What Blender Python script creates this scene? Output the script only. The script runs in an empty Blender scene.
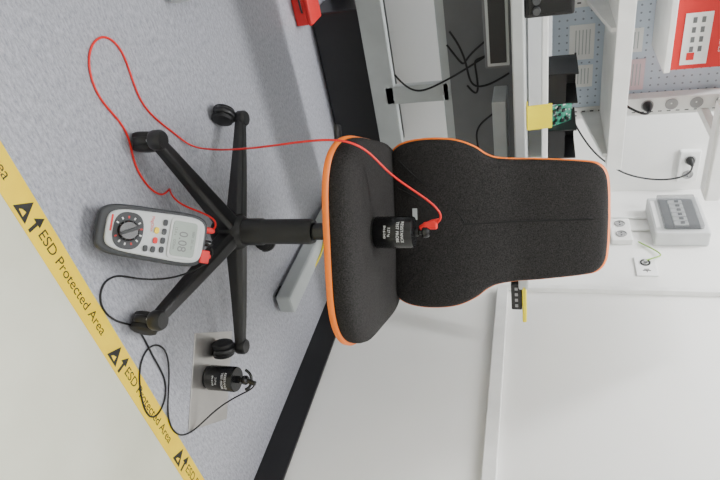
import bpy, bmesh, math, random
from mathutils import Vector, Matrix, Euler
random.seed(4)
PHI=math.radians(37.3); CP=math.cos(PHI); SP=math.sin(PHI)
def C(x,y,z=0.0):            # chair-facing frame -> room axes (yaw only)
    return Vector((CP*x+SP*y,-SP*x+CP*y,z))

# ---------------------------------------------------------------- materials
def mat(name,col,rough=0.5,metal=0.0,noise=None,bump=None,emit=None,alpha=None,spec=None,coat=None):
    m=bpy.data.materials.new(name); m.use_nodes=True
    nt=m.node_tree; b=nt.nodes['Principled BSDF']
    b.inputs['Base Color'].default_value=(*col,1); b.inputs['Roughness'].default_value=rough
    b.inputs['Metallic'].default_value=metal
    if spec is not None: b.inputs['Specular IOR Level'].default_value=spec
    if coat: b.inputs['Coat Weight'].default_value=coat
    tc=nt.nodes.new('ShaderNodeTexCoord')
    sc,amt=(noise if noise else (12,0.06))
    n=nt.nodes.new('ShaderNodeTexNoise'); n.inputs['Scale'].default_value=sc; n.inputs['Detail'].default_value=4
    nt.links.new(tc.outputs['Object'],n.inputs['Vector'])
    r=nt.nodes.new('ShaderNodeValToRGB')
    r.color_ramp.elements[0].position=.3; r.color_ramp.elements[1].position=.7
    r.color_ramp.elements[0].color=(*[max(0,c*(1-amt)) for c in col],1)
    r.color_ramp.elements[1].color=(*[min(1,c*(1+amt)) for c in col],1)
    nt.links.new(n.outputs['Fac'],r.inputs['Fac']); nt.links.new(r.outputs['Color'],b.inputs['Base Color'])
    if bump:
        n2=nt.nodes.new('ShaderNodeTexNoise'); n2.inputs['Scale'].default_value=bump[0]
        nt.links.new(tc.outputs['Object'],n2.inputs['Vector'])
        bp=nt.nodes.new('ShaderNodeBump'); bp.inputs['Strength'].default_value=bump[1]; bp.inputs['Distance'].default_value=.002
        nt.links.new(n2.outputs['Fac'],bp.inputs['Height']); nt.links.new(bp.outputs['Normal'],b.inputs['Normal'])
    if emit:
        b.inputs['Emission Color'].default_value=(*emit[0],1); b.inputs['Emission Strength'].default_value=emit[1]
    if alpha is not None:
        b.inputs['Alpha'].default_value=alpha
    return m
M={}
M['wall']=mat('wall_paint',(.87,.865,.84),.6,noise=(3,.02),bump=(180,.05))
M['ceil']=mat('ceiling_paint',(.85,.85,.85),.8)
M['base']=mat('baseboard_black',(.008,.008,.009),.35)
M['white']=mat('white_plastic',(.84,.84,.82),.4)
M['frame']=mat('bench_frame_grey',(.46,.49,.49),.4)
M['top']=mat('bench_top',(.50,.52,.52),.45)
M['dgrey']=mat('dark_grey_panel',(.07,.073,.078),.5)
M['mgrey']=mat('mid_grey_panel',(.15,.155,.16),.5)
M['boxg']=mat('enclosure_grey',(.58,.59,.59),.45)
M['well']=mat('socket_well_grey',(.33,.33,.33),.5)
M['blk']=mat('black_nylon',(.009,.009,.010),.38,bump=(300,.15))
M['blk2']=mat('black_plastic_gloss',(.007,.007,.008),.25)
M['rub']=mat('black_rubber',(.010,.010,.011),.6)
M['fab']=mat('black_fabric',(.020,.0185,.0180),.88,noise=(330,.7),bump=(600,.7),spec=.25)
M['seam']=mat('fabric_seam',(.004,.004,.004),.9)
M['org']=mat('orange_rim',(.95,.20,.003),.4)
M['red']=mat('red_cable',(.80,.012,.01),.4)
M['redp']=mat('red_print',(.70,.02,.02),.5)
M['yel']=mat('yellow_tape',(.98,.66,.0),.4)
M['ypost']=mat('yellow_note',(.95,.78,.01),.6)
M['ink']=mat('black_ink',(.006,.006,.006),.5)
M['met']=mat('steel',(.62,.62,.62),.28,metal=1.0)
M['plate']=mat('plate_steel',(.56,.54,.52),.30,metal=.85)
M['lcd']=mat('lcd',(.34,.39,.35),.25)
M['face']=mat('meter_face',(.56,.58,.59),.45)
M['case']=mat('meter_case',(.04,.043,.048),.5)
M['wprint']=mat('white_print',(.8,.8,.8),.6)
M['green']=mat('pcb_green',(.03,.25,.16),.4,noise=(80,.5))
M['paper']=mat('paper',(.88,.88,.87),.7)
M['paperpink']=mat('paper_pink',(.80,.62,.66),.7)
M['grn']=mat('earth_green',(.25,.45,.05),.5)
M['clear']=mat('smoked_cover',(.16,.17,.18),.08,alpha=.45)
M['lamp']=mat('lamp_panel',(1,1,1),.5,emit=((.98,.99,1),6))

def pegmat():
    m=mat('pegboard_pale',(.62,.67,.72),.5); nt=m.node_tree; b=nt.nodes['Principled BSDF']
    tc=nt.nodes.new('ShaderNodeTexCoord'); sp=nt.nodes.new('ShaderNodeSeparateXYZ'); nt.links.new(tc.outputs['Object'],sp.inputs[0])
    acc=None
    for a in ('X','Z'):
        mu=nt.nodes.new('ShaderNodeMath'); mu.operation='MULTIPLY'; mu.inputs[1].default_value=40; nt.links.new(sp.outputs[a],mu.inputs[0])
        fr=nt.nodes.new('ShaderNodeMath'); fr.operation='FRACT'; nt.links.new(mu.outputs[0],fr.inputs[0])
        s=nt.nodes.new('ShaderNodeMath'); s.operation='SUBTRACT'; s.inputs[1].default_value=.5; nt.links.new(fr.outputs[0],s.inputs[0])
        p=nt.nodes.new('ShaderNodeMath'); p.operation='POWER'; p.inputs[1].default_value=2; nt.links.new(s.outputs[0],p.inputs[0])
        if acc is None: acc=p
        else:
            ad=nt.nodes.new('ShaderNodeMath'); ad.operation='ADD'; nt.links.new(acc.outputs[0],ad.inputs[0]); nt.links.new(p.outputs[0],ad.inputs[1]); acc=ad
    lt=nt.nodes.new('ShaderNodeMath'); lt.operation='LESS_THAN'; lt.inputs[1].default_value=.018; nt.links.new(acc.outputs[0],lt.inputs[0])
    mx=nt.nodes.new('ShaderNodeMix'); mx.data_type='RGBA'
    mx.inputs[6].default_value=(.60,.68,.78,1); mx.inputs[7].default_value=(.26,.30,.36,1)
    nt.links.new(lt.outputs[0],mx.inputs[0]); nt.links.new(mx.outputs[2],b.inputs['Base Color'])
    return m
M['peg']=pegmat()

TAPE_Y=.698
def floormat():
    m=bpy.data.materials.new('floor_vinyl'); m.use_nodes=True; nt=m.node_tree; b=nt.nodes['Principled BSDF']
    L=nt.links.new
    tc=nt.nodes.new('ShaderNodeTexCoord')
    mp=nt.nodes.new('ShaderNodeMapping'); mp.inputs['Scale'].default_value=(1,2.6,1); L(tc.outputs['Object'],mp.inputs['Vector'])
    n=nt.nodes.new('ShaderNodeTexNoise'); n.inputs['Scale'].default_value=60; n.inputs['Detail'].default_value=8; n.inputs['Roughness'].default_value=.85
    L(mp.outputs[0],n.inputs['Vector'])
    r=nt.nodes.new('ShaderNodeValToRGB'); e=r.color_ramp.elements
    e[0].position=.36; e[0].color=(.21,.215,.25,1); e[1].position=.62; e[1].color=(.53,.535,.585,1)
    L(n.outputs['Fac'],r.inputs['Fac'])
    n2=nt.nodes.new('ShaderNodeTexNoise'); n2.inputs['Scale'].default_value=5; n2.inputs['Detail'].default_value=5; L(tc.outputs['Object'],n2.inputs['Vector'])
    r2=nt.nodes.new('ShaderNodeValToRGB'); e=r2.color_ramp.elements
    e[0].position=.3; e[0].color=(.63,.63,.51,1); e[1].position=.7; e[1].color=(.71,.71,.59,1); L(n2.outputs['Fac'],r2.inputs['Fac'])
    sp=nt.nodes.new('ShaderNodeSeparateXYZ'); L(tc.outputs['Object'],sp.inputs[0])
    g=nt.nodes.new('ShaderNodeMath'); g.operation='GREATER_THAN'; g.inputs[1].default_value=TAPE_Y; L(sp.outputs['Y'],g.inputs[0])
    mx=nt.nodes.new('ShaderNodeMix'); mx.data_type='RGBA'; L(g.outputs[0],mx.inputs[0]); L(r2.outputs[0],mx.inputs[6]); L(r.outputs[0],mx.inputs[7])
    L(mx.outputs[2],b.inputs['Base Color']); b.inputs['Roughness'].default_value=.36
    return m
M['floor']=floormat()

# ---------------------------------------------------------------- helpers
def link(o,parent=None):
    bpy.context.scene.collection.objects.link(o)
    if parent: o.parent=parent
    return o
def empty(name,loc=(0,0,0),rotz=0):
    e=bpy.data.objects.new(name,None); e.empty_display_size=.05
    e.location=loc; e.rotation_euler=(0,0,rotz); return link(e)
def from_bm(name,bm,m,parent=None,smooth=False,loc=None,rot=None):
    bmesh.ops.recalc_face_normals(bm,faces=bm.faces)
    me=bpy.data.meshes.new(name); bm.to_mesh(me); bm.free()
    for mm in (m if isinstance(m,list) else [m]): me.materials.append(mm)
    if smooth:
        for p in me.polygons: p.use_smooth=True
    o=bpy.data.objects.new(name,me)
    if loc is not None: o.location=loc
    if rot is not None: o.rotation_euler=rot
    return link(o,parent)
def box(name,c,s,m,parent=None,rot=None,bev=0.0,seg=2):
    bm=bmesh.new(); bmesh.ops.create_cube(bm,size=1)
    for v in bm.verts: v.co=Vector((v.co.x*s[0],v.co.y*s[1],v.co.z*s[2]))
    if bev>0: bmesh.ops.bevel(bm,geom=list(bm.edges),offset=bev,segments=seg,affect='EDGES',profile=.5)
    return from_bm(name,bm,m,parent,False,c,rot)
def boxes(name,lst,m,parent=None):
    bm=bmesh.new()
    for c,s in lst:
        r=bmesh.ops.create_cube(bm,size=1)
        for v in r['verts']: v.co=Vector((v.co.x*s[0]+c[0],v.co.y*s[1]+c[1],v.co.z*s[2]+c[2]))
    return from_bm(name,bm,m,parent)
def lathe(name,prof,m,parent=None,loc=(0,0,0),rot=(0,0,0),n=40,smooth=True):
    bm=bmesh.new(); rings=[]
    for r,z in prof:
        if r<1e-6: rings.append([bm.verts.new((0,0,z))])
        else: rings.append([bm.verts.new((r*math.cos(2*math.pi*i/n),r*math.sin(2*math.pi*i/n),z)) for i in range(n)])
    for a,b in zip(rings,rings[1:]):
        for i in range(n):
            j=(i+1)%n
            if len(a)==1 and len(b)==1: continue
            if len(a)==1: bm.faces.new((a[0],b[i],b[j]))
            elif len(b)==1: bm.faces.new((a[i],a[j],b[0]))
            else: bm.faces.new((a[i],a[j],b[j],b[i]))
    o=from_bm(name,bm,m,parent,smooth,loc,rot)
    if smooth:
        es=o.modifiers.new('es','EDGE_SPLIT'); es.split_angle=math.radians(35)
    return o
def tube(name,pts,r,m,parent=None,cyclic=False):
    cu=bpy.data.curves.new(name,'CURVE'); cu.dimensions='3D'; cu.bevel_depth=r; cu.bevel_resolution=4; cu.resolution_u=10
    sp=cu.splines.new('NURBS'); sp.points.add(len(pts)-1)
    for p,q in zip(sp.points,pts): p.co=(*q,1)
    sp.order_u=4; sp.use_endpoint_u=True; sp.use_cyclic_u=cyclic; cu.use_fill_caps=True
    cu.materials.append(m)
    o=bpy.data.objects.new(name+'_c',cu); bpy.context.scene.collection.objects.link(o)
    dg=bpy.context.evaluated_depsgraph_get(); dg.update()
    me=bpy.data.meshes.new_from_object(o.evaluated_get(dg)); bpy.data.objects.remove(o)
    for p in me.polygons: p.use_smooth=True
    o2=bpy.data.objects.new(name,me); return link(o2,parent)
def crom(pts,k=8):
    out=[]; n=len(pts)
    for i in range(n-1):
        p0=Vector(pts[max(i-1,0)]);p1=Vector(pts[i]);p2=Vector(pts[i+1]);p3=Vector(pts[min(i+2,n-1)])
        for j in range(k):
            t=j/k
            out.append(.5*((2*p1)+(-p0+p2)*t+(2*p0-5*p1+4*p2-p3)*t*t+(-p0+3*p1-3*p2+p3)*t**3))
    out.append(Vector(pts[-1])); return out
def text(name,s,size,loc,rot,m,parent=None,ext=.0002,align='LEFT'):
    cu=bpy.data.curves.new(name,'FONT'); cu.body=s; cu.size=size; cu.extrude=ext; cu.align_x=align; cu.align_y='CENTER'
    cu.materials.append(m)
    o=bpy.data.objects.new(name+'_c',cu); bpy.context.scene.collection.objects.link(o)
    dg=bpy.context.evaluated_depsgraph_get(); dg.update()
    me=bpy.data.meshes.new_from_object(o.evaluated_get(dg)); bpy.data.objects.remove(o)
    o2=bpy.data.objects.new(name,me); o2.location=loc; o2.rotation_euler=rot
    return link(o2,parent)

# ---------------------------------------------------------------- room
XR=1.68; YB=2.60; XL=-3.2; YF=-2.6; HC=2.7
box('floor',((XR+XL)/2,(YB+YF)/2,-.05),(XR-XL+.2,YB-YF+.2,.1),M['floor'])
fl=bpy.data.objects['floor']
for v in fl.data.vertices: v.co+=fl.location
fl.location=(0,0,0)
box('ceiling',((XR+XL)/2,(YB+YF)/2,HC+.05),(XR-XL+.2,YB-YF+.2,.1),M['ceil'])
box('wall_right',(XR+.05,(YB+YF)/2,HC/2),(.1,YB-YF+.2,HC),M['wall'])
box('wall_left',(XL-.05,(YB+YF)/2,HC/2),(.1,YB-YF+.2,HC),M['wall'])
box('wall_back',((XR+XL)/2,YB+.05,HC/2),(XR-XL,.1,HC),M['wall'])
box('wall_front',((XR+XL)/2,YF-.05,HC/2),(XR-XL,.1,HC),M['wall'])
box('baseboard_right',(XR-.006,(YB+YF)/2,.05),(.012,YB-YF,.1),M['base'],bev=.002)
box('baseboard_back',((XR+XL)/2,YB-.006,.05),(XR-XL-.03,.012,.1),M['base'],bev=.002)
box('trim_rail',(XR-.013,(1.85+YF)/2,.752),(.026,1.85-YF,.045),M['white'],bev=.003)
box('trim_trunking',(XR-.012,1.862,(HC+.775)/2),(.024,.022,HC-.775),M['white'],bev=.003)

for i,(x,y) in enumerate([(-.7,-.6),(.55,1.15),(-1.9,1.2),(.2,2.42)]):
    box('ceiling_light' if i==0 else 'ceiling_light.%03d'%i,(x,y,HC-.02),(1.2,.2,.04) ,M['lamp'],bev=.004)
    l=bpy.data.lights.new('panel_light',type='AREA'); l.shape='RECTANGLE'; l.size=1.2; l.size_y=.2
    l.energy=[24,40,4,54][i]; l.color=(.985,.99,1)
    lo=bpy.data.objects.new('panel_light_%d'%i,l); lo.location=(x,y,HC-.05); link(lo)

# ---------------------------------------------------------------- ESD tape
tape=empty('esd_floor_tape',(0,0,0))
box('tape_strip',((XR+XL)/2,TAPE_Y,.0006),(XR-XL-.04,.055,.0012),M['yel'],tape)
def prism(name,pts,m,parent,z=.0015,h=.0004):
    bm=bmesh.new(); vs=[bm.verts.new((p[0],p[1],z)) for p in pts]; f=bm.faces.new(vs)
    r=bmesh.ops.extrude_face_region(bm,geom=[f])
    for v in r['geom']:
        if isinstance(v,bmesh.types.BMVert): v.co.z+=h
    return from_bm(name,bm,m,parent)
P=.39
for k in range(-3,4):
    x0=.512+k*P
    if x0>XR-.15: continue
    s='ESD Protected Area' if x0+.29<XR else 'ESD Pro'
    t=text('print_text',s,.030,(x0,TAPE_Y,.0014),(0,0,0),M['ink'],tape)
    ws=max(v.co.x for v in t.data.vertices)
    if s.endswith('Area'): t.scale=(.272/ws,1.0,1)
    tx=x0-.052
    prism('print_triangle',[(tx-.022,TAPE_Y-.020),(tx+.020,TAPE_Y-.020),(tx-.001,TAPE_Y+.020)],M['ink'],tape)
    prism('print_triangle_hand',[(tx-.010,TAPE_Y-.014),(tx+.006,TAPE_Y-.016),(tx+.004,TAPE_Y-.005),(tx-.006,TAPE_Y-.009)],M['yel'],tape,z=.0021)
    for ax in (x0-.016,):
        prism('print_arrow_stem',[(ax-.004,TAPE_Y-.021),(ax+.003,TAPE_Y-.021),(ax+.003,TAPE_Y+.008),(ax-.004,TAPE_Y+.008)],M['ink'],tape)
        prism('print_arrow_head',[(ax-.013,TAPE_Y+.002),(ax+.010,TAPE_Y+.002),(ax+.002,TAPE_Y+.022)],M['ink'],tape,z=.0013)

# ---------------------------------------------------------------- chair
CH=C(-.022,1.39,0)
chair=empty('office_chair',CH,-PHI)      # frame: -Y towards viewer
LEG=[90,90+72,90-72,90+144,90-144]
hub=lathe('hub',[(0,.06),(.032,.06),(.045,.075),(.05,.10),(.048,.135),(.038,.150),(0,.150)],M['blk'],chair)
LR=.345
def leg(i,ang):
    a=math.radians(ang); bm=bmesh.new(); n=8; R=LR
    rings=[]
    for k in range(n+1):
        t=k/n; r=.03+(R-.03)*t
        zt=.140-.046*t-.006*t*t; hh=.045-.022*t; w=.030-.010*t
        zb=zt-hh
        prof=[(-w,zb),(-w*1.0,zt-.010),(-w*.6,zt),(w*.6,zt),(w,zt-.010),(w,zb)]
        rings.append([bm.verts.new((r*math.cos(a)-p[0]*math.sin(a)*.85,r*math.sin(a)+p[0]*math.cos(a)*.85,p[1])) for p in prof])
    for A,B in zip(rings,rings[1:]):
        for j in range(6): bm.faces.new((A[j],A[(j+1)%6],B[(j+1)%6],B[j]))
    bm.faces.new(rings[0]); bm.faces.new(rings[-1])
    o=from_bm('base_leg_%d'%i,bm,M['blk'],chair)
    b=o.modifiers.new('b','BEVEL'); b.width=.003; b.segments=2
    lathe('leg_end_%d'%i,[(0,.064),(.02,.064),(.023,.07),(.023,.088),(.019,.094),(0,.094)],M['blk'],chair,(R*math.cos(a),R*math.sin(a),0))
    return R*math.cos(a),R*math.sin(a)
for i,a in enumerate(LEG):
    x,y=leg(i,a)
    cd={0:10,1:-110,2:-75,3:95,4:62}[i]; ca=math.radians(cd)
    cx=x+.024*math.cos(ca); cy=y+.024*math.sin(ca); r=.031
    lathe('caster_stem_%d'%i,[(0,.045),(.007,.045),(.007,.07),(0,.07)],M['met'],chair,(x,y,0),n=16)
    for sgn in (-1,1):
        lathe('caster_wheel_%d'%i,[(0,-.009),(r*.8,-.009),(r*.97,-.006),(r,0),(r*.97,.006),(r*.8,.009),(r*.45,.011),(0,.009)],M['rub'],chair,
              (cx-sgn*.0125*math.sin(ca),cy+sgn*.0125*math.cos(ca),r),(math.pi/2,0,ca),n=32)
    bm=bmesh.new(); N=14; rg=[]
    for k in range(N+1):
        th=math.radians(-15+k*(210/N)); rr=r+.004
        rg.append([bm.verts.new((q*math.cos(th),w,q*math.sin(th))) for q,w in ((rr,-.009),(rr+.003,-.006),(rr+.003,.006),(rr,.009),(r*.5,.006),(r*.5,-.006))])
    for A,B in zip(rg,rg[1:]):
        for j in range(6): bm.faces.new((A[j],A[(j+1)%6],B[(j+1)%6],B[j]))
    bm.faces.new(rg[0]); bm.faces.new(rg[-1])
    from_bm('caster_hood_%d'%i,bm,M['blk'],chair,True,(cx,cy,r),(0,0,ca))
lathe('column_cover',[(0,.13),(.036,.13),(.036,.20),(.033,.205),(.033,.335),(.030,.345),(0,.345)],M['blk'],chair)
lathe('gas_piston',[(0,.33),(.022,.33),(.022,.44),(0,.44)],M['blk2'],chair)
up=bpy.data.objects.new('upper_part',None); link(up,chair); up.rotation_euler=(0,0,math.radians(8))
box('tilt_mechanism',(0,.02,.435),(.16,.24,.045),M['blk'],up,bev=.01)
box('seat_plate',(0.01,.01,.462),(.34,.30,.014),M['blk'],up,bev=.004)
tube('lever_height',[(-.06,.0,.435),(-.16,-.01,.432),(-.23,-.015,.428)],.006,M['blk2'],up)
box('lever_paddle',(-.235,-.015,.427),(.06,.03,.012),M['blk'],up,bev=.004)
tube('lever_tilt',[(.06,.04,.435),(.15,.04,.43),(.20,.04,.425)],.006,M['blk2'],up)
tube('back_bar',[(0,.10,.435),(0,.20,.432),(0,.27,.44),(0,.295,.50),(0,.30,.60),(0,.31,.72)],.018,M['blk'],up)

def pad(name,outline,rings,mp,m,parent,cen):
    bm=bmesh.new(); R=[]
    for sc,dep in rings:
        R.append([bm.verts.new(mp(cen[0]+(p[0]-cen[0])*sc,cen[1]+(p[1]-cen[1])*sc,dep)) for p in outline])
    n=len(outline)
    for A,B in zip(R,R[1:]):
        for j in range(n): bm.faces.new((A[j],A[(j+1)%n],B[(j+1)%n],B[j]))
    c0=bm.verts.new(mp(cen[0],cen[1],rings[0][1])); c1=bm.verts.new(mp(cen[0],cen[1],rings[-1][1]))
    for j in range(n):
        bm.faces.new((R[0][j],R[0][(j+1)%n],c0)); bm.faces.new((R[-1][j],R[-1][(j+1)%n],c1))
    return from_bm(name,bm,m,parent,True)
def sup(a,b,n,N=120,fr=.0):
    o=[]
    for i in range(N):
        t=2*math.pi*i/N; c=math.cos(t); s=math.sin(t)
        x=a*abs(c)**(2/n)*(1 if c>=0 else -1); y=b*abs(s)**(2/n)*(1 if s>=0 else -1)
        x*=1-fr*(y/b); o.append((x,y))
    return o
so=sup(.237,.210,4.4,fr=.03)
def smap(dz0):
    def f(x,y,d):
        z=dz0+d
        if y<-.08: z-=.022*((-y-.08)/.13)**2
        z+=.010*(y/.21 if y>0 else 0)**2
        if d>.03: z-=.008*max(0,1-(x/.2)**2)*max(0,1-((y-.03)/.18)**2)
        return (x+.012,y,z)
    return f
pad('seat_shell',so,[(.88,-.010),(.95,-.006),(.98,.0),(.98,.006),(.97,.008)],smap(.472),M['blk'],up,(0,0))
pad('seat_orange_rim',so,[(.97,.001),(1.014,.001),(1.026,.004),(1.028,.010),(1.016,.015),(.97,.015)],smap(.473),M['org'],up,(0,0))
pad('seat_cushion',so,[(.96,.0),(1.0,.004),(1.006,.014),(1.004,.023),(.99,.033),(.965,.039),(.92,.043),(.85,.045),(.75,.046),(.6,.047),(.45,.048),(.3,.048),(.15,.048)],smap(.481),M['fab'],up,(0,0))
half=[(0,0),(.12,0),(.175,.006),(.205,.028),(.219,.07),(.222,.13),(.216,.185),(.198,.230),(.176,.262),(.165,.30),(.159,.40),(.150,.500),(.141,.540),(.115,.562),(.07,.569),(0,.571)]
hs=crom(half,5)
bo=[(p.x,p.y) for p in hs]+[(-p.x,p.y) for p in reversed(hs[1:-1])]
def bmap(x,h,d):
    t=h/.56
    y=.185+.11*t-.030*math.sin(min(1,max(0,t)/.6)*math.pi)
    y-= .55*x*x
    return (x,y-d,.510+h*.985)
cen=(0,.26)
pad('back_shell',bo,[(.9,-.022),(.98,-.016),(1.0,-.006),(1.0,.0)],bmap,M['blk'],up,cen)
pad('back_orange_rim',bo,[(.96,-.010),(1.014,-.009),(1.024,-.003),(1.024,.012),(1.014,.017),(.96,.017)],bmap,M['org'],up,cen)
pad('back_cushion',bo,[(.96,.008),(1.0,.010),(1.002,.020),(.999,.030),(.985,.040),(.96,.046),(.92,.050),(.86,.053),(.78,.055),(.68,.056),(.55,.057),(.4,.057),(.25,.057),(.1,.057)],bmap,M['fab'],up,cen)
def seam(name,pts,r=.0024):
    tube(name,[bmap(x,h,.0562) for x,h in pts],r,M['seam'],up)
seam('seam_centre',[(0,.20),(0,.25),(0,.35),(0,.45),(0,.53)])
for s in (-1,1):
    seam('seam_chevron',[(s*.0,.205),(s*.03,.195),(s*.085,.13),(s*.135,.07),(s*.17,.04)],.0018)
    seam('seam_lower',[(s*.03,.15),(s*.06,.10),(s*.085,.06),(s*.10,.03)],.0014)
box('size_tag',(-.03,.118,.585),(.03,.003,.012),M['frame'],up)

# ---------------------------------------------------------------- measuring weights
def weight(name,loc,rz):
    e=empty(name,loc,rz)
    lathe('rubber_foot',[(0,0),(.031,0),(.032,.002),(.032,.008),(0,.008)],M['rub'],e)
    lathe('weight_body',[(0,.007),(.033,.007),(.035,.010),(.035,.088),(.033,.092),(0,.092)],M['blk2'],e)
    lathe('terminal_post',[(0,.09),(.010,.09),(.010,.102),(.006,.104),(.006,.112),(0,.112)],M['blk2'],e,n=24)
    lathe('handle_knob',[(0,.110),(.011,.110),(.013,.114),(.013,.121),(.009,.126),(0,.127)],M['blk2'],e,n=24)
    for j,(s,z,sz) in enumerate((('RESISTANCE',.072,.0088),('TEST PROBE',.062,.0088),('2.27 kg',.044,.007),('EN 61340',.034,.007))):
        t=text('label_line_%d'%j,s,sz,(0,0,0),(0,0,0),M['wprint'],e,align='CENTER')
        for v in t.data.vertices:
            a=v.co.x/.0353; rr=.0353+v.co.z; yy=v.co.y
            v.co=Vector((rr*math.sin(a),-rr*math.cos(a),z+yy))
    return e
w1=weight('test_weight',C(-.018,1.325,.5215),-PHI); w1.scale=(1.08,1.08,1.08)
lathe('banana_plug_red',[(0,.0),(.006,.0),(.007,.004),(.007,.03),(.005,.036),(.003,.045),(0,.045)],M['red'],w1,(-.008,0,.105),(0,math.radians(-25),0),n=20)
box('clip_red',(-.014,0,.127),(.016,.016,.03),M['red'],w1,bev=.004)
pl=box('steel_plate',C(.395,1.46,.0015),(.26,.20,.003),M['plate'],rot=(0,0,-PHI-.12),bev=.001)
w2=weight('test_weight.001',C(.388,1.44,.0032),-PHI)
box('plug_black',(0.004,0,.135),(.012,.012,.03),M['blk2'],w2,rot=(0,.3,0),bev=.003)
tube('clip_black',[(-.028,0,.118),(-.02,0,.135),(.0,0,.138),(.02,0,.132),(.026,0,.118)],.004,M['blk2'],w2)

# ---------------------------------------------------------------- insulation tester
mt=bpy.data.objects.new('insulation_tester',None); link(mt)
mt.matrix_world=Matrix.Translation(C(-.029,.990,.012))@Matrix.Rotation(-PHI,4,'Z')@Matrix.Rotation(math.radians(42),4,'X')@Matrix.Rotation(math.radians(-9),4,'Z')@Matrix.Scale(.97,4)
def slab(name,o,z0,z1,m,bev=.004,par=mt):
    bm=bmesh.new(); vs=[bm.verts.new((p[0],p[1],z0)) for p in o]; f=bm.faces.new(vs)
    r=bmesh.ops.extrude_face_region(bm,geom=[f])
    for v in r['geom']:
        if isinstance(v,bmesh.types.BMVert): v.co.z=z1
    ob=from_bm(name,bm,m,par)
    b=ob.modifiers.new('b','BEVEL'); b.width=bev; b.segments=3; b.limit_method='ANGLE'; b.angle_limit=math.radians(40)
    return ob
def sq(w,y0,y1,n=6,wt=None,N=48):
    wt=wt or w; o=[]
    for i in range(N):
        t=2*math.pi*i/N; c=math.cos(t); s=math.sin(t)
        x=abs(c)**(2/n)*(1 if c>=0 else -1); y=abs(s)**(2/n)*(1 if s>=0 else -1)
        ww=w+(wt-w)*(y+1)/2
        o.append((x*ww/2,(y0+y1)/2+y*(y1-y0)/2))
    return o
slab('holster',sq(.110,0,.235,5,.126),.0,.036,M['case'],.007)
slab('face_panel',sq(.088,.018,.227,5,.110),.034,.044,M['face'],.004)
slab('display_bezel',sq(.092,.148,.214,8),.043,.047,M['boxg'],.002)
slab('display',sq(.078,.154,.208,10),.0465,.0482,M['lcd'],.0006)
text('display_digits','0.08',.027,(0.006,.178,.0484),(0,0,0),M['mgrey'],mt,align='CENTER')
text('display_bar','500V  DC  lim',.007,(0,.200,.0484),(0,0,0),M['mgrey'],mt,align='CENTER')
text('display_sub','12.4 s    GOhm',.008,(0,.161,.0484),(0,0,0),M['mgrey'],mt,align='CENTER')
slab('dial_plate',sq(.080,.032,.094,2.6),.0435,.0455,M['case'],.001)
lathe('dial',[(0,.045),(.022,.045),(.022,.050),(.018,.058),(0,.058)],M['blk2'],mt,(0,.063,0),n=32)
box('dial_pointer',(0,.063,.060),(.007,.040,.008),M['case'],mt,rot=(0,0,.5),bev=.002)
for j in range(12):
    a=math.radians(-150+j*300/11)+math.pi/2
    box('dial_tick_%d'%j,(.029*math.cos(a),.063+.027*math.sin(a),.0458),(.005,.003,.0008),M['wprint'] if j%3 else M['redp'],mt,rot=(0,0,a))
box('red_face_print',(-.012,.028,.0442),(.035,.004,.0006),M['redp'],mt)
text('maker_print','MegOhm',.009,(-.040,.110,.0442),(0,0,0),M['redp'],mt)
for j,(x,y,m_) in enumerate(((-.03,.137,'case'),(-.010,.137,'case'),(.010,.137,'case'),(.030,.137,'case'),(-.010,.121,'yel'),(.012,.121,'redp'),(.032,.119,'case'),(.032,.103,'case'))):
    slab('button_%d'%j,[(x+p[0],y+p[1]) for p in sq(.014,-.005,.005,3,N=20)],.043,.048,M[m_],.001)
for j,(x,m_) in enumerate(((-.03,'redp'),(0,'blk2'),(.03,'redp'))):
    lathe('socket_plug_%d'%j,[(0,0),(.007,0),(.008,.004),(.007,.018),(.004,.024),(0,.024)],M[m_],mt,(x,.230,.022),(-math.pi/2,0,0),n=20)
box('red_probe_dock',(.032,.236,.034),(.030,.022,.012),M['redp'],mt,bev=.003)
box('kick_stand',(0,.145,-.045),(.05,.006,.09),M['case'],mt,rot=(math.radians(-22),0,0),bev=.002)

# ---------------------------------------------------------------- leads
rz=.003
tube('red_test_lead',[C(-.032,1.325,.662),C(-.045,1.32,.692),C(-.075,1.305,.680),C(-.110,1.285,.630),C(-.150,1.255,.575),C(-.190,1.215,.548),
   C(-.212,1.165,.515),C(-.215,1.155,.44),C(-.212,1.20,.30),C(-.225,1.29,.15),C(-.240,1.34,.05),C(-.252,1.34,.006),C(-.275,1.28,rz),C(-.292,1.215,rz),
   C(-.32,1.15,rz),C(-.38,1.115,rz),C(-.432,1.085,rz),C(-.447,1.03,rz),C(-.405,.985,rz),C(-.345,.985,rz),C(-.295,1.02,rz),C(-.265,1.085,rz),C(-.225,1.115,rz),
   C(-.175,1.125,rz),C(-.125,1.175,rz),C(-.105,1.235,rz),C(-.135,1.265,rz),C(-.120,1.235,.02),C(-.085,1.22,.06),C(-.065,1.225,.13),C(-.04,1.20,.185),C(-.02,1.18,.175)],.0024,M['red'])
tube('black_test_lead',[C(.018,1.175,.175),C(.035,1.205,.175),C(.085,1.18,.12),C(.095,1.14,.03),C(.082,1.10,rz),C(.078,1.06,rz),C(.095,1.02,rz),C(.145,1.015,rz),C(.185,1.07,rz),C(.195,1.13,rz),
   C(.235,1.165,rz),C(.29,1.20,rz),C(.35,1.25,rz),C(.41,1.245,rz),C(.44,1.20,rz),C(.41,1.165,rz),C(.35,1.145,rz),C(.285,1.145,rz),C(.250,1.185,rz),C(.262,1.235,.006),
   C(.31,1.255,.008),C(.38,1.25,.008),C(.46,1.25,rz),C(.515,1.30,rz),C(.52,1.37,.004),C(.475,1.43,.03),C(.43,1.445,.10),C(.408,1.44,.150),C(.396,1.44,.148)],.0022,M['rub'])

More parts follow.
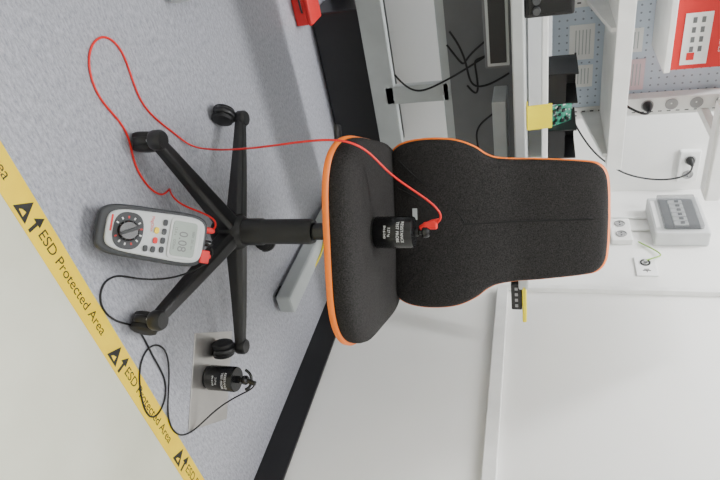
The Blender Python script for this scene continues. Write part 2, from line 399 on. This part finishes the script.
# ---------------------------------------------------------------- workbench
wb=empty('workbench',(0,0,0))
X0=-.9; X1=1.38; BY0=1.53; BY1=2.12; TZ=.862
box('tabletop',((X0+X1)/2,(BY0+BY1)/2,TZ-.016),(X1-X0,BY1-BY0,.032),M['top'],wb,bev=.004)
for k,x in enumerate((1.32,.25,-.8)):
    box('foot_%d'%k,(x,1.75,.042),(.075,.80,.060),M['frame'],wb,bev=.010)
    box('foot_pad_%d'%k,(x,1.40,.007),(.05,.05,.014),M['rub'],wb)
    box('foot_padb_%d'%k,(x,2.10,.007),(.05,.05,.014),M['rub'],wb)
    box('leg_post_%d'%k,(x,2.05,.44),(.08,.08,.78),M['frame'],wb,bev=.005)
    box('arm_%d'%k,(x,1.83,TZ-.055),(.05,.52,.045),M['frame'],wb,bev=.004)
box('cross_beam',((X0+X1)/2-.02,2.05,.33),(X1-X0-.12,.04,.09),M['frame'],wb,bev=.005)
box('cross_beam_upper',((X0+X1)/2-.02,2.045,.575),(X1-X0-.12,.03,.035),M['frame'],wb,bev=.004)
box('beam_strut',(.86,2.045,.46),(.07,.03,.24),M['frame'],wb,bev=.003)
box('cable_panel',((X0+X1)/2,2.03,.71),(X1-X0-.12,.02,.24),M['mgrey'],wb)
box('cable_tray',(.98,1.68,.785),(.50,.12,.040),M['frame'],wb,bev=.003)
box('drawer_unit',(.10,1.78,.755),(.55,.45,.15),M['dgrey'],wb,bev=.006)
pm=.52
box('power_module',(pm,1.72,.790),(.22,.2,.075),M['mgrey'],wb,bev=.006)
box('power_module_rim',(pm,1.618,.790),(.20,.006,.060),M['frame'],wb,bev=.002)
box('power_module_face',(pm,1.614,.790),(.18,.006,.044),M['blk'],wb)
for k,(a,b_) in enumerate((((.62,1.97,.80),(.66,1.95,.60)),((.68,1.97,.80),(.80,1.93,.66)),((.78,1.96,.80),(.60,1.9,.62)),((.90,1.96,.78),(1.20,1.96,.66)),((.70,1.98,.76),(.76,1.98,.40)))):
    mx=Vector(a).lerp(Vector(b_),.5)+Vector((.08*(-1)**k,-.04,-.05))
    tube('under_cable_%d'%k,[a,(a[0]+.05,a[1]-.03,a[2]-.1),mx,(b_[0]+.08,b_[1],b_[2]+.05),b_],.0035,M['rub'],wb)
# yellow/green ground wire lying along the right-hand foot
tube('ground_wire',[(1.30,1.99,.40),(1.25,1.98,.25),(1.25,1.93,.10),(1.265,1.85,.076),(1.30,1.76,.076),(1.345,1.68,.076),(1.335,1.60,.076),(1.375,1.56,.05),(1.39,1.58,.004),(1.40,1.68,.004)],.0035,M['ypost'],wb)
box('riser_shelf',((X0+1.02)/2,1.88,.914),(1.02-X0,.36,.018),M['white'],wb,bev=.003)
for k,x in enumerate((1.0,.5,-.2,-.88)): box('riser_leg_%d'%k,(x,1.9,.884),(.02,.3,.045),M['white'],wb)
def post(k,x,z0,z1,y=2.09):
    box('upright_%d'%k,(x,y,(z0+z1)/2),(.045,.035,z1-z0),M['white'],wb,bev=.002)
    n=int((z1-z0)/.028)
    boxes('upright_slots_%d'%k,[((x+dx,y-.0178,z0+.02+i*.028),(.005,.001,.012)) for i in range(n) for dx in (-.008,.008)],M['dgrey'],wb)
post(0,-.80,TZ,1.9); post(1,.60,TZ,1.9); post(2,1.0,TZ,1.9)
box('pegboard',(.80,2.085,1.25),(.355,.012,.62),M['peg'],wb)
box('pegboard_b',(-.1,2.085,1.25),(1.35,.012,.62),M['peg'],wb)
box('shelf_lower',((-.85+1.04)/2,1.91,1.115),(1.89,.33,.022),M['white'],wb,bev=.003)
box('shelf_lower_lip',((-.85+1.04)/2,1.74,1.125),(1.89,.012,.045),M['white'],wb,bev=.002)
box('shelf_mid',(-.06,1.95,1.26),(1.66,.24,.018),M['white'],wb,bev=.003)
box('shelf_upper',(.25,1.88,1.60),(2.2,.36,.022),M['white'],wb,bev=.003)
for k,x in enumerate((.60,1.0)):
    for z in (1.09,1.58):
        bm=bmesh.new(); pr=[(2.075,z-.05),(2.075,z+.015),(1.76,z+.015),(1.76,z)]
        a_=[bm.verts.new((x-.006,p[0],p[1])) for p in pr]; b_=[bm.verts.new((x+.006,p[0],p[1])) for p in pr]
        bm.faces.new(a_); bm.faces.new(b_)
        for j in range(4): bm.faces.new((a_[j],a_[(j+1)%4],b_[(j+1)%4],b_[j]))
        from_bm('bracket_%d'%k,bm,M['white'],wb)
box('light_bar',(.995,1.76,1.420),(.34,.06,.045),M['white'],wb,bev=.006)
box('light_bar_diffuser',(.995,1.76,1.396),(.30,.045,.006),M['paper'],wb)
box('light_bar_arm',(1.0,1.93,1.43),(.03,.32,.025),M['white'],wb,bev=.003)
for k,(x,z,w_,h_,mm) in enumerate(((.74,1.035,.12,.08,'paper'),(.87,1.19,.11,.10,'paperpink'),(.75,1.19,.08,.07,'paper'),(.86,1.03,.08,.09,'paper'))):
    ns=empty('paper_note' if k==0 else 'paper_note.%03d'%k,(x,2.077,z))
    box('sheet',(0,0,0),(w_,.001,h_),M[mm],ns)
    boxes('print_lines',[((0,-.001,h_/2-.015-.011*i),(w_*.7,.0006,.003)) for i in range(int(h_/.011)-2)],M['frame'],ns)

rb=empty('label_carton',(.66,1.93,1.27))
box('carton_body',(0,0,.085),(.22,.16,.17),M['redp'],rb,bev=.003)
box('carton_label',(.02,-.0815,.06),(.15,.002,.07),M['paper'],rb)
boxes('carton_label_print',[((-.035+.028*i,-.083,.05+.022*j),(.016,.001,.010)) for i in range(4) for j in range(2)],M['mgrey'],rb)
boxes('carton_label_stamp',[((.070,-.083,.05),(.022,.001,.02))],M['redp'],rb)
text('carton_title','WARRANTY SEALS',.015,(0,-.083,.150),(math.pi/2,0,0),M['wprint'],rb,align='CENTER')
text('carton_subtitle','WARRANTY SEALS',.015,(0,-.083,.125),(math.pi/2,0,0),M['wprint'],rb,align='CENTER')
rb2=empty('label_carton.001',(.38,1.93,1.27))
box('carton_body',(0,0,.07),(.24,.16,.14),M['redp'],rb2,bev=.003)
box('carton_label',(0,-.0815,.06),(.18,.002,.08),M['paper'],rb2)

def bin_(name,loc,s,rz=0):
    e=empty(name,loc,rz); w,d,h=s; t=.004
    box('bin_floor',(0,0,t/2),(w,d,t),M['blk'],e)
    box('bin_side_l',(-w/2+t/2,0,h/2),(t,d,h),M['blk'],e); box('bin_side_r',(w/2-t/2,0,h/2),(t,d,h),M['blk'],e)
    box('bin_back',(0,d/2-t/2,h/2),(w,t,h),M['blk'],e); box('bin_front',(0,-d/2+t/2,h*.3),(w,t,h*.6),M['blk'],e)
    box('bin_rim',(0,d/2,h-.003),(w+.006,.008,.006),M['blk'],e)
    return e
bin_('parts_bin',(.75,1.80,.923),(.095,.15,.085))
bin_('parts_bin.001',(.935,1.80,.923),(.10,.15,.085))
pcb=empty('circuit_board',(.845,1.76,.961),.1)
pcb.rotation_euler=(math.radians(60),0,.15)
box('board',(0,0,0),(.075,.075,.002),M['green'],pcb)
boxes('components',[((random.uniform(-.03,.03),random.uniform(-.03,.03),.004),(random.uniform(.005,.012),random.uniform(.004,.010),.006)) for _ in range(12)],M['blk'],pcb)
boxes('pads',[((random.uniform(-.033,.033),random.uniform(-.032,.032),.002),(.004,.004,.002)) for _ in range(22)],M['met'],pcb)
yn=empty('yellow_caution_card',(.768,1.585,TZ))
box('card',(0,0,.037),(.075,.003,.068),M['ypost'],yn,rot=(math.radians(-8),0,0),bev=.0008)
box('card_foot',(0,.012,.003),(.075,.03,.004),M['ypost'],yn)
dv=empty('bench_instrument',(.38,1.64,TZ))
box('instrument_body',(0,0,.06),(.20,.18,.12),M['blk'],dv,bev=.006)
box('instrument_front',(0,-.092,.06),(.18,.006,.10),M['blk2'],dv,bev=.002)
for i in range(3): lathe('instrument_knob_%d'%i,[(0,0),(.010,0),(.009,.012),(0,.012)],M['dgrey'],dv,(.03+i*.025,-.095,.03),(math.pi/2,0,0),n=20)
box('end_bracket_yellow',(1.45,1.56,.848),(.17,.06,.014),M['ypost'],wb,bev=.003)
box('end_socket_body',(1.42,1.56,.822),(.12,.05,.036),M['blk'],wb,bev=.004)
boxes('end_socket_holes',[((1.38+.026*i,1.534,.822),(.012,.002,.010)) for i in range(4)],M['well'],wb)

# under-bench storage
cr=empty('storage_crate',(.95,2.43,0))
box('crate_body',(0,0,.13),(.70,.26,.25),M['blk'],cr,bev=.008)
box('crate_rim',(0,0,.245),(.72,.28,.02),M['blk'],cr,bev=.004)
rc=empty('red_toolbox',(.50,2.21,0))
box('toolbox_body',(0,0,.025),(.20,.12,.05),M['redp'],rc,bev=.006)
box('toolbox_lid',(0,0,.058),(.205,.125,.016),M['redp'],rc,bev=.005)
tube('toolbox_handle',[(-.05,-.06,.035),(-.045,-.08,.04),(.045,-.08,.04),(.05,-.06,.035)],.004,M['blk'],rc)

# ---------------------------------------------------------------- wall electrics (right wall, facing -X)
db=empty('distribution_box',(XR,2.295,1.468))
box('enclosure',(-.036,0,0),(.072,.27,.21),M['boxg'],db,bev=.008)
box('breaker_recess',(-.0735,0,.005),(.004,.22,.13),M['dgrey'],db)
for i in range(6): box('breaker_%d'%i,(-.078,-.08+i*.032,.0),(.010,.027,.055),M['boxg'],db,bev=.002)
for i in range(6): box('breaker_toggle_%d'%i,(-.085,-.08+i*.032,.005),(.008,.012,.016),M['dgrey'],db,bev=.002)
box('clear_cover',(-.087,0,.005),(.024,.235,.15),M['clear'],db,bev=.006)
box('rating_label',(-.0735,0,-.088),(.003,.2,.016),M['paper'],db)
def outlet(name,loc,rz=0):
    e=empty(name,loc,rz)
    box('outlet_plate',(-.014,0,0),(.028,.16,.085),M['white'],e,bev=.004)
    for s in (-1,1):
        lathe('outlet_well_%d'%s,[(.021,0),(.023,.003),(.020,.004),(.018,-.004),(0,-.004)],M['well'],e,(-.0285,s*.038,0),(0,-math.pi/2,0),n=28)
        lathe('outlet_insert_%d'%s,[(0,0),(.017,0),(.017,.0015),(0,.0015)],M['well'],e,(-.0283,s*.038,0),(0,-math.pi/2,0),n=28)
        for q in (-1,1): lathe('outlet_hole_%d'%q,[(0,0),(.003,0),(.003,.002),(0,.002)],M['blk'],e,(-.0295,s*.038+q*.009,0),(0,-math.pi/2,0),n=12)
    return e
wo=outlet('wall_outlet',(XR,2.25,1.24))
tube('outlet_conduit',[(-.008,.02,.04),(-.008,.02,.07),(-.008,.02,.10),(-.008,.02,.125)],.007,M['white'],wo)
wo2=outlet('wall_outlet.001',(1.54,YB,1.55),math.pi/2)
gp=empty('grounding_point',(XR,2.02,1.315))
box('ground_plate',(-.004,0,0),(.008,.12,.08),M['paper'],gp,bev=.002)
lathe('ground_ring',[(.014,0),(.020,0),(.020,.004),(.014,.004),(.014,0)],M['blk'],gp,(-.008,.02,0),(0,-math.pi/2,0),n=28)
lathe('ground_stud',[(0,0),(.007,0),(.006,.014),(0,.016)],M['met'],gp,(-.008,.02,0),(0,-math.pi/2,0),n=16)
boxes('ground_symbol',[((-.0085,-.03,.0),(.001,.004,.03)),((-.0085,-.022,.0),(.001,.004,.02)),((-.0085,-.036,0),(.001,.010,.003))],M['blk'],gp)
tube('earth_wire',[(-.02,.02,.0),(-.03,.03,.04),(-.02,.05,.07),(-.012,.09,.06),(-.01,.16,-.01)],.003,M['grn'],gp)
tube('trim_wall_cable',[(XR-.008,2.36,1.36),(XR-.008,2.37,1.20),(XR-.008,2.37,1.0),(XR-.008,2.37,.85)],.006,M['white'])

box('socket_strip_body',(.958,2.045,1.42),(.05,.05,.50),M['white'],wb,bev=.004)
for i in range(5):
    lathe('strip_well_%d'%i,[(.018,0),(.020,.003),(.016,.004),(0,-.002)],M['well'],wb,(.958,2.019,1.25+i*.075),(math.pi/2,0,0),n=24)
pc=empty('power_cord',(.958,2.019,1.25))
lathe('plug',[(0,0),(.016,0),(.016,.02),(.010,.035),(.006,.05),(0,.05)],M['blk'],pc,(0,0,0),(math.pi/2,0,0),n=24)
tube('cord',[(0,-.045,0),(0,-.08,-.005),(-.02,-.09,-.05),(-.05,-.06,-.10),(-.06,-.02,-.12)],.004,M['rub'],pc)
pc2=empty('power_cord.001',(1.502,YB-.030,1.55))
lathe('plug',[(0,0),(.017,0),(.017,.02),(.010,.035),(.006,.05),(0,.05)],M['blk'],pc2,(0,0,0),(math.pi/2,0,0),n=24)
tube('cord',[(0,-.045,0),(0.01,-.10,-.005),(.03,-.12,-.08),(.03,-.11,-.18),(.0,-.11,-.28),(-.06,-.11,-.36),(-.15,-.11,-.45),(-.3,-.11,-.52)],.004,M['rub'],pc2)

# ---------------------------------------------------------------- camera (portrait shot stored on its side)
th=math.atan(180/580); c=math.cos(th); s=math.sin(th)
right=C(0,s,c); upv=C(-1,0,0); back=C(0,-c,s)
Mx=Matrix(((right.x,upv.x,back.x,0),(right.y,upv.y,back.y,0),(right.z,upv.z,back.z,.9),(0,0,0,1)))
cam=bpy.data.cameras.new('camera'); cam.sensor_width=36; cam.lens=29.0; cam.clip_start=.02
co=bpy.data.objects.new('camera',cam); link(co); co.matrix_world=Mx
bpy.context.scene.camera=co
w=bpy.data.worlds.new('world'); bpy.context.scene.world=w; w.use_nodes=True
w.node_tree.nodes['Background'].inputs[0].default_value=(.9,.95,1,1); w.node_tree.nodes['Background'].inputs[1].default_value=.3
